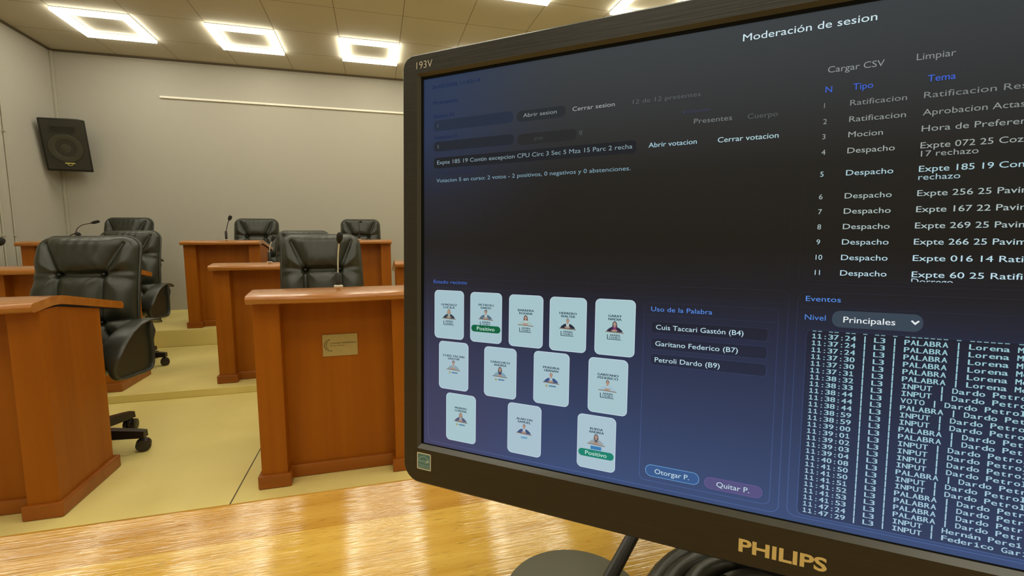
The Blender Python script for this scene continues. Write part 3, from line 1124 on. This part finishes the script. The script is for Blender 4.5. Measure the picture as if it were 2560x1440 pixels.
def G(r, g, b_):
    k = (r, g, b_)
    if k not in GC:
        GC[k] = glow('pixels_%02x%02x%02x' % k, lin(r, g, b_))
    return GC[k]


def outline(mb, x0, x1, y0, y1, r, w, m, nn=.2, seg=5, cut=1e9):
    A = rrect(x0, x1, y0, y1, r, seg); B = rrect(x0+w, x1-w, y0+w, y1-w, max(.05, r-w), seg)
    k_ = len(A)
    vs = [pm(p[0], p[1], nn) for p in A]+[pm(p[0], p[1], nn) for p in B]
    mb.add(vs, [(i, (i+1) % k_, k_+(i+1) % k_, k_+i) for i in range(k_) if min(A[i][1], A[(i+1) % k_][1]) < cut], m)


def bar(mb, x0, x1, y0, y1, m, nn=.2):
    poly(mb, [(x0, y0), (x1, y0), (x1, y1), (x0, y1)], m, nn)


# window frames
b = MB()
outline(b, -202, -3.4, -3.6, 34, 4, .35, M_line, cut=29)
outline(b, .4, 203, -4.2, 44, 4, .35, M_line, cut=39)
outline(b, 3.0, 200, -2.4, 34, 3, .3, M_line, cut=29)
outline(b, -202, -2.6, -113.4, -7.2, 4, .45, M_line)
bar(b, -201.5, -3, -13.4, -13.1, M_line)
outline(b, .5, 203, -113.0, -7.4, 4, .45, M_line)
bar(b, 1, 202.5, -14.4, -14.1, M_line)
outline(b, 4.6, 200, -111.6, -24.4, 2.5, .35, M_line)
outline(b, -67.6, -6.4, -110.2, -15.9, 3, .4, M_line)
bar(b, -67.2, -6.8, -22.6, -22.3, M_line)
for i, yv in enumerate((-25.5, -34.0, -42.3)):
    outline(b, -63.8, -10.4, yv-6.2, yv, 1.6, .25, M_line)
    poly(b, rrect(-63.5, -10.7, yv-5.9, yv-.3, 1.4, 4), M_pane, .1)
poly(b, rrect(5.0, 199.6, -111.2, -24.8, 2.3, 4), M_pane, .1)
b.build('window_frames', scr)

# small form fields, upper left
b = MB()
FD = G(37, 46, 64)
poly(b, rrect(-197.8, -144.0, 83.3, 89.6, 2, 4), FD, .1)
poly(b, rrect(-197.8, -143.4, 70.9, 76.7, 2, 4), G(35, 39, 48), .1)
poly(b, rrect(-141.5, -112.5, 83.0, 89.0, 2.6, 4), G(40, 44, 48), .1)
poly(b, rrect(-141.0, -106, 70.0, 76.0, 2.4, 4), G(39, 40, 42), .1)
poly(b, rrect(-197.8, -74.0, 60.6, 67.0, 2, 4), G(31, 33, 38), .1)
b.build('input_fields', scr)

b = MB()
put_text(b, pm, 'Moderación de sesion', -26.7, 107.6, 3.15, G(205, 228, 235), width=50.6, off=.004, n=.3)
b.build('title_text', scr)

b = MB()
dim, mid = G(118, 122, 122), G(150, 158, 158)
put_text(b, pm, 'Abrir sesion', -137.5, 85.2, 2.1, G(140, 148, 150), width=20, n=.3)
put_text(b, pm, 'Cerrar sesion', -108.5, 85.3, 2.2, G(160, 166, 166), width=22.8, n=.3)
put_text(b, pm, '12 de 12 presentes', -76.4, 85.2, 2.1, G(100, 106, 108), width=32.2, off=-.012, n=.3)
put_text(b, pm, 'Votacion', -52.5, 77.6, 1.7, G(62, 62, 92), width=13, n=.3)
put_text(b, pm, 'Presentes', -46.7, 72.3, 2.3, dim, width=16.8, n=.3)
put_text(b, pm, 'Cuerpo', -23.3, 72.0, 2.3, G(88, 90, 90), width=12.4, n=.3)
put_text(b, pm, 'Abrir votacion', -67.9, 62.6, 2.35, G(165, 200, 215), width=22.8, off=.012, n=.3)
put_text(b, pm, 'Cerrar votacion', -35.7, 62.3, 2.4, G(175, 205, 212), width=25.4, off=.012, n=.3)
bar(b, -68.5, -44.5, 59.7, 59.9, G(48, 50, 54))
put_text(b, pm, 'Expte 185 19 Contin excepcion CPU Circ 3 Sec 5 Mza 15 Parc 2 recha', -195.2, 62.9, 2.3, G(135, 158, 168), width=119.2, n=.3)
put_text(b, pm, 'Votacion 5 en curso: 2 votos - 2 positivos, 0 negativos y 0 abstenciones.', -195.6, 51.9, 2.2, G(128, 160, 176), width=119, n=.3)
put_text(b, pm, '1', -194.9, 85.4, 2, G(105, 112, 118), n=.3)
put_text(b, pm, '5', -195.1, 72.7, 2, G(105, 112, 118), n=.3)
put_text(b, pm, '0', -104.3, 72.4, 2.2, G(95, 100, 100), n=.3)
put_text(b, pm, 'pres.', -130.5, 72.0, 2, G(66, 68, 70), n=.3)
DK = G(24, 38, 76)
put_text(b, pm, '26/02/2026 11:50:14', -199.2, 109.0, 2.0, DK, width=33.6, n=.3)
put_text(b, pm, 'Presente', -198.0, 99.4, 2.0, DK, width=17.4, n=.3)
put_text(b, pm, 'Sesion N', -197.7, 91.3, 2.0, DK, width=14.3, n=.3)
put_text(b, pm, 'Votacion N', -197.7, 78.4, 2.0, G(26, 36, 68), width=16.5, n=.3)
put_text(b, pm, 'Tema en votacion', -196.0, 56.8, 1.9, G(38, 46, 72), width=27, n=.3)
b.build('session_text', scr)

# agenda list, upper right
b = MB()
put_text(b, pm, 'Cargar CSV', 7.4, 88.4, 2.6, G(140, 146, 144), width=20, n=.3)
put_text(b, pm, 'Limpiar', 38.0, 88.9, 2.6, G(135, 140, 138), width=12.4, n=.3)
HB = G(62, 98, 205)
put_text(b, pm, 'N', 6.9, 80.0, 2.6, HB, n=.3, off=.01)
put_text(b, pm, 'Tipo', 16.9, 79.9, 2.6, HB, width=7.0, n=.3, off=.01)
put_text(b, pm, 'Tema', 42.0, 79.8, 2.6, HB, width=8.8, n=.3, off=.01)
rows = [(73.4, '1', 'Ratificacion', 'Ratificacion Resol', (125, 130, 128)), (66.5, '2', 'Ratificacion', 'Aprobacion Actas', (140, 146, 142)),
        (60.0, '3', 'Mocion', 'Hora de Preferenci', (150, 158, 154)), (53.2, '4', 'Despacho', 'Expte 072 25 Cozza', (160, 168, 164)),
        (43.7, '5', 'Despacho', 'Expte 185 19 Contin', (172, 205, 214)), (33.8, '6', 'Despacho', 'Expte 256 25 Pavim', (165, 182, 180)),
        (27.2, '7', 'Despacho', 'Expte 167 22 Pavim', (172, 188, 186)), (20.5, '8', 'Despacho', 'Expte 269 25 Pavim', (172, 190, 190)),
        (13.8, '9', 'Despacho', 'Expte 266 25 Pavime', (178, 204, 212)), (7.0, '10', 'Despacho', 'Expte 016 14 Ratifica', (182, 214, 226)),
        (0.2, '11', 'Despacho', 'Expte 60 25 Ratificac', (188, 218, 230))]
for (yy, a, c, d, co) in rows:
    m_ = G(*co)
    put_text(b, pm, a, 6.7, yy, 2.2, m_, n=.3, width=None)
    wd = {'Ratificacion': 19.5, 'Mocion': 12.1, 'Despacho': 16.5}[c]
    put_text(b, pm, c, 16.2, yy, 2.3, m_, width=wd, n=.3, off=.006)
    put_text(b, pm, d, 41.2, yy, 2.4, m_, width=len(d)*1.93, n=.3, off=.008 if yy < 50 else 0)
put_text(b, pm, '17 rechazo', 41.5, 49.9, 2.3, G(150, 158, 156), width=18, n=.3)
put_text(b, pm, 'rechazo', 41.2, 40.4, 2.3, G(165, 195, 204), width=13.3, n=.3)
put_text(b, pm, 'Dorrego', 41.2, -2.6, 2.3, G(180, 208, 220), width=13.5, n=.3, ymin=.9)
b.build('agenda_text', scr)

# event log, lower right
b = MB()
put_text(b, pm, 'Eventos', 3.8, -11.7, 2.3, G(88, 140, 225), width=13.3, n=.3)
put_text(b, pm, 'Nivel', 3.8, -20.2, 2.4, G(82, 132, 215), width=8.0, n=.3)
poly(b, rrect(14.2, 46.2, -22.8, -15.4, 3.2, 6), G(58, 70, 84), .15)
put_text(b, pm, 'Principales', 18.4, -20.5, 2.6, G(226, 234, 236), width=18.4, n=.3, off=.012)
fill(b, pm, [(42.0, -18.3), (42.5, -17.9), (43.5, -18.9), (44.5, -17.9), (45.0, -18.3), (43.5, -19.9)], G(225, 232, 235), .3)
b.build('event_header', scr)

ADV = 2.09


def mono(mb, s, x, y, cap, m):
    sy = cap/CAPH
    for i, ch in enumerate(s):
        if ch == ' ':
            continue
        if ch == '|':
            bar(mb, x+i*ADV+.80, x+i*ADV+1.28, y-.45, y+cap+.25, m, .3)
            continue
        c = x+i*ADV+ADV/2
        if ch == '1':
            bar(mb, c-.2, c+.22, y, y+cap, m, .3)
            fill(mb, pm, [(c-.2, y+cap), (c-.72, y+cap*.80), (c-.72, y+cap*.66), (c-.2, y+cap*.82)], m, .3)
            bar(mb, c-.72, c+.74, y, y+.36, m, .3)
            continue
        vs, fs = glyph(ch, 0.0)
        x0 = min(v[0] for v in vs); x1 = max(v[0] for v in vs)
        w0 = (x1-x0)*sy
        tw = {':': .42, '.': .42, 'i': 1.0, 'l': .42, 'I': .4, 'r': 1.25, 't': 1.3, 'f': 1.3}.get(ch, 1.72)
        if ch in 'i:.I':
            tw = min(w0*1.15, .55)
        s_ = tw/(x1-x0)
        ox = x+i*ADV+(ADV-tw)/2
        mb.add([pm(ox-.08+(v[0]-x0)*s_, y+v[1]*sy, .3) for v in vs], fs, m)
        mb.add([pm(ox+.08+(v[0]-x0)*s_, y+v[1]*sy, .32) for v in vs], fs, m)
        if ch in 'il':
            bar(mb, c-.75, c+.75, y, y+.34, m, .3)
        if ch == 'I':
            bar(mb, c-.75, c+.75, y, y+.34, m, .3)
            bar(mb, c-.75, c+.75, y+cap-.34, y+cap, m, .3)
        if ch in 'il':
            bar(mb, c-.75, c, y+cap*.66, y+cap*.66+.3, m, .3) if ch == 'i' else bar(mb, c-.7, c, y+cap*1.02-.3, y+cap*1.02, m, .3)


ev = [('11:37:24', 'PALABRA', 'Lorena Mor'), ('11:37:24', 'PALABRA', 'Lorena Mor'), ('11:37:24', 'PALABRA', 'Lorena Mor'), ('11:37:30', 'PALABRA', 'Lorena Mor'),
      ('11:37:30', 'PALABRA', 'Lorena Mor'), ('11:37:31', 'PALABRA', 'Lorena Mor'), ('11:38:32', 'INPUT', 'Dardo Petrol'), ('11:38:33', 'INPUT', 'Dardo Petrol'),
      ('11:38:44', 'VOTO', 'Dardo Petroli'), ('11:38:44', 'PALABRA', 'Dardo Petr'), ('11:38:44', 'INPUT', 'Dardo Petrol'), ('11:38:59', 'INPUT', 'Dardo Petrol'),
      ('11:38:59', 'PALABRA', 'Dardo Petr'), ('11:39:00', 'PALABRA', 'Dardo Petr'), ('11:39:01', 'INPUT', 'Dardo Petrol'), ('11:39:02', 'INPUT', 'Dardo Petrol'),
      ('11:39:03', 'INPUT', 'Dardo Petrol'), ('11:39:04', 'INPUT', 'Dardo Petrol'), ('11:40:08', 'PALABRA', 'Dardo Petr'), ('11:41:50', 'INPUT', 'Dardo Petrol'),
      ('11:41:50', 'INPUT', 'Dardo Petrol'), ('11:41:51', 'PALABRA', 'Dardo Petr'), ('11:41:52', 'PALABRA', 'Dardo Petr'), ('11:41:53', 'PALABRA', 'Dardo Petr'),
      ('11:41:53', 'PALABRA', 'Dardo Petr'), ('11:47:24', 'INPUT', 'Hernán Perei'), ('11:47:29', 'INPUT', 'Federico Gari')]
b = MB()
for i, (a, c, d) in enumerate(ev):
    yy = -28.5-(109.9-28.5)/26*i
    mono(b, '%s | L3 | %s | %s' % (a, c, d), 6.8, yy, 2.15, G(150+i//2, 196, 205+i//3))
# clipped row on top: only the feet of the letters show
for i, ch in enumerate('11:37:24 | L3 | PALABRA | Lorena Mor'):
    if ch not in ' :':
        bar(b, 6.8+i*ADV+.3, 6.8+i*ADV+ADV-.3, -25.35, -25.0, G(130, 172, 180), .3)
b.build('event_log_text', scr)

# speakers' list and buttons, lower middle
b = MB()
put_text(b, pm, 'Uso de la Palabra', -64.0, -20.4, 2.3, G(88, 140, 228), width=29, n=.3)
put_text(b, pm, 'Cuis Taccari Gastón (B4)', -61.3, -29.7, 2.4, G(190, 220, 232), width=40.4, n=.3, off=.008)
put_text(b, pm, 'Garitano Federico (B7)', -61.4, -38.2, 2.4, G(190, 220, 232), width=38.4, n=.3, off=.008)
put_text(b, pm, 'Petroli Dardo (B9)', -61.4, -46.6, 2.4, G(190, 220, 232), width=30.7, n=.3, off=.008)
b.build('speaker_list_text', scr)
for (x0, x1, y0, y1, tx, c1, c2) in ((-64.4, -37.9, -107.6, -101.2, 'Otorgar P.', (58, 90, 140), (100, 150, 195)), (-35.6, -9.6, -108.0, -101.9, 'Quitar P.', (86, 82, 128), (98, 88, 142))):
    b = MB()
    poly(b, rrect(x0, x1, y0, y1, 3.0, 6), G(*c1), .12)
    outline(b, x0, x1, y0, y1, 3.0, .35, G(*c2), .16, 6)
    put_text(b, pm, tx, (x0+x1)/2, (y0+y1)/2-1.2, 2.5, G(190, 215, 225), width=(16.9 if tx[0] == 'O' else 14.6), n=.3, off=.008, align='C')
    b.build('screen_button', scr)

b = MB()
put_text(b, pm, 'Estado recinto', -197.6, -10.7, 2.1, G(70, 110, 205), width=24.2, n=.3)
b.build('hall_state_text', scr)

# portrait cards
INK = G(30, 58, 74)
SK = G(168, 140, 124)
WOODC = G(128, 106, 86)
CARDS = [(-197.0, -14.9, 'GONZALEZ', 'LUCILA', 'f', (52, 62, 74), (140, 165, 165), (150, 132, 105), 'a', 0), (-171.0, -15.1, 'PETROLI', 'DARDO', 'm', (84, 108, 122), (165, 190, 195), (70, 64, 60), 'a', 1),
         (-144.9, -15.4, 'BARRERA', 'ROXANA', 'f', (160, 186, 184), (176, 198, 196), (92, 66, 58), 'a', 0), (-119.5, -15.5, 'HERRERO', 'WALTER', 'm', (38, 44, 58), (176, 194, 200), (130, 130, 130), 'a', 0),
         (-93.3, -15.3, 'GARAY', 'NADIA', 'f', (50, 44, 68), (128, 58, 104), (78, 66, 76), 'a', 0),
         (-193.6, -47.0, 'CUISS TACARI', 'GASTON', 'm', (138, 158, 164), (150, 168, 172), (92, 88, 86), 'b', 0), (-161.1, -47.5, 'GARACHICO', 'ANDREA', 'f', (120, 158, 176), (56, 58, 88), (84, 72, 74), 'b', 0),
         (-128.7, -47.2, 'PEREIRA', 'HERNAN', 'm', (58, 82, 128), (165, 192, 204), (150, 138, 130), 'b', 0), (-96.3, -47.5, 'GARITANO', 'FEDERICO', 'm', (160, 186, 200), (166, 190, 202), (112, 100, 98), 'a', 0),
         (-188.1, -79.5, 'MORENO', 'LORENA', 'f', (84, 92, 120), (150, 160, 166), (140, 128, 116), 'b', 0), (-144.9, -79.6, 'ALARCON', 'SAMUEL', 'm', (62, 80, 122), (168, 190, 205), (140, 134, 134), 'c', 0),
         (-101.8, -79.7, 'RUEDA', 'ANDREA', 'f', (150, 158, 164), (92, 92, 98), (96, 82, 90), 'd', 1)]
CW, CHH = 21.5, 30.4


def disc(mb, cx, cy, rx, ry, m, nn, a0=0, a1=360, k=16):
    fill(mb, pm, [(cx+rx*math.cos(R(a0+(a1-a0)*i/k)), cy+ry*math.sin(R(a0+(a1-a0)*i/k))) for i in range(k if a1-a0 == 360 else k+1)], m, nn)


for i, (x, y, n1, n2, sex, coat, shirt, hair, logo, vote) in enumerate(CARDS):
    b = MB()
    shade = (163+2*(i//5), 191+(i % 5), 200+2*(i//5))
    poly(b, rrect(x, x+CW, y-CHH, y, 2.8, 6), G(190, 208, 222), .14)
    poly(b, rrect(x+.35, x+CW-.35, y-CHH+.35, y-.35, 2.5, 6), G(*shade), .18)
    cx = x+CW/2
    sh = .045 if vote else 0.0
    def Y(f): return y-CHH*(f-sh)
    put_text(b, pm, n1, cx, Y(.315), 1.25, INK, width=min(15.5, len(n1)*1.42), n=.26, off=.08, align='C')
    put_text(b, pm, n2, cx, Y(.372), 1.25, INK, width=len(n2)*1.38, n=.26, off=.08, align='C')
    # sitting person behind a desk edge
    hb = Y(.575)
    hcol, ccol, scol = G(*hair), G(*coat), G(*shirt)
    if sex == 'f':
        disc(b, cx, hb+4.0, 1.25, 1.75, hcol, .20)
        fill(b, pm, [(cx-1.25, hb+4.0), (cx-1.45, hb+1.6), (cx+1.45, hb+1.6), (cx+1.25, hb+4.0)], hcol, .20)
    else:
        disc(b, cx, hb+4.5, 1.0, 1.2, hcol, .20)
    fill(b, pm, [(cx-4.3, hb), (cx-3.9, hb+1.0), (cx-2.3, hb+2.3), (cx-.9, hb+2.8), (cx+.9, hb+2.8), (cx+2.3, hb+2.3), (cx+3.9, hb+1.0), (cx+4.3, hb)], ccol, .21)
    fill(b, pm, [(cx-.95, hb+2.8), (cx-.75, hb+.6), (cx+.75, hb+.6), (cx+.95, hb+2.8)], scol, .22)
    fill(b, pm, [(cx-.4, hb+3.6), (cx-.45, hb+2.5), (cx+.45, hb+2.5), (cx+.4, hb+3.6)], SK, .225)
    disc(b, cx, hb+4.1, .82, 1.1, SK, .23)
    disc(b, cx-.1, hb+.65, 1.7, .55, SK, .235)
    fill(b, pm, [(cx-4.9, hb-.25), (cx+4.9, hb-.6), (cx+4.9, hb-.15), (cx-4.9, hb+.2)], WOODC, .24)
    if logo == 'a':
        ya = Y(.70)
        put_text(b, pm, 'ARRIBA', cx+.2, ya+1.45, 1.05, INK, width=5.6, n=.26, off=.05, align='C')
        put_text(b, pm, 'CHUBUT', cx+.2, ya+.15, 1.05, INK, width=6.0, n=.26, off=.05, align='C')
        bar(b, cx-3.7, cx+3.5, ya-.45, ya-.12, INK, .26)
        fill(b, pm, [(cx-3.9, ya-.45), (cx-3.5, ya-.45), (cx-3.6, ya+2.2), (cx-4.0, ya+2.2)], INK, .26)
    elif logo == 'b':
        ya = Y(.655)
        disc(b, cx-2.6, ya+.4, .7, .7, G(158, 158, 108), .26)
        bar(b, cx-1.2, cx+3.0, ya, ya+.9, G(92, 130, 158), .26)
    elif logo == 'c':
        bar(b, cx-2.0, cx+2.0, Y(.675), Y(.675)+.5, G(92, 150, 186), .26)
        bar(b, cx-1.6, cx+2.2, Y(.655), Y(.655)+.5, G(92, 150, 186), .26)
    else:
        bar(b, cx-3.0, cx+3.0, Y(.675), Y(.61), G(60, 122, 176), .26)
    if vote:
        yv = y-CHH*(.725 if i == 1 else .71)
        pg = G(14, 96, 62) if i == 1 else G(30, 128, 108)
        poly(b, rrect(cx-9.9, cx+9.9, yv-2.1, yv+2.1, 2.05, 7), pg, .27)
        put_text(b, pm, 'Positivo', cx, yv-1.0, 2.2, G(196, 226, 214), width=12, n=.31, off=.015, align='C')
    b.build('member_card', scr)

# ------------------------------------------------------------------ things on the table
# round-footed microphone beside the monitor: grey disc, leaning stem going behind the panel
fc = Vector((.114, .259, .750))
t = thing('desk_microphone', 'dark leaning stem on a flat grey round base below the monitor', 'microphone', fc)
b = MB(); b.lathe([(.0435, 0), (.0435, .004), (.0415, .0052)], M_micbase, 48); b.build('base', t, 40)
nbk = Vector((-math.sin(MA), math.cos(MA), 0))
d = ray(1580, 1343)
pp = CEN+nbk*.062
s_ = (pp-Vector((0, 0, CAMZ))).dot(nbk)/d.dot(nbk)
top = Vector((0, 0, CAMZ))+d*s_-fc
bot = on_z(1492, 1505, .755)-fc
b = MB(); b.tube([bot, top, top+(top-bot)*.6], [.0045, .0043, .0041], M_mic, 14); b.build('stem', t, 60)
e_ = top+(top-bot)*.6
q = (top-bot).normalized().to_track_quat('Z', 'Y').to_matrix()
b = MB(); b.lathe([(.005, -.004), (.011, .004), (.013, .03), (.009, .045), (.002, .048)], M_foam, 16, e_, q); b.build('capsule', t, 50)

# coil of black cable behind the monitor foot
cc = Vector((.212, .190, .7557))
pts = []
for i in range(0, int(3.3*36)+1):
    a = R(i*10)
    turn = i/36
    rr = .0800-.0118*turn+.0020*math.sin(a*2+turn*2)
    z = .0072+.0016*math.sin(a*1.5+turn*2.2)
    pts.append((rr*math.cos(a), rr*.97*math.sin(a), z))
b = MB(); b.tube(pts, .0058, M_cable, 12)
cb = b.build('coiled_cable', None, 60)
cb.location = cc
tag(cb, 'black cable coiled on the table under the monitor', 'cable')

# lamp-free leftovers: nothing hidden, nothing outside the room
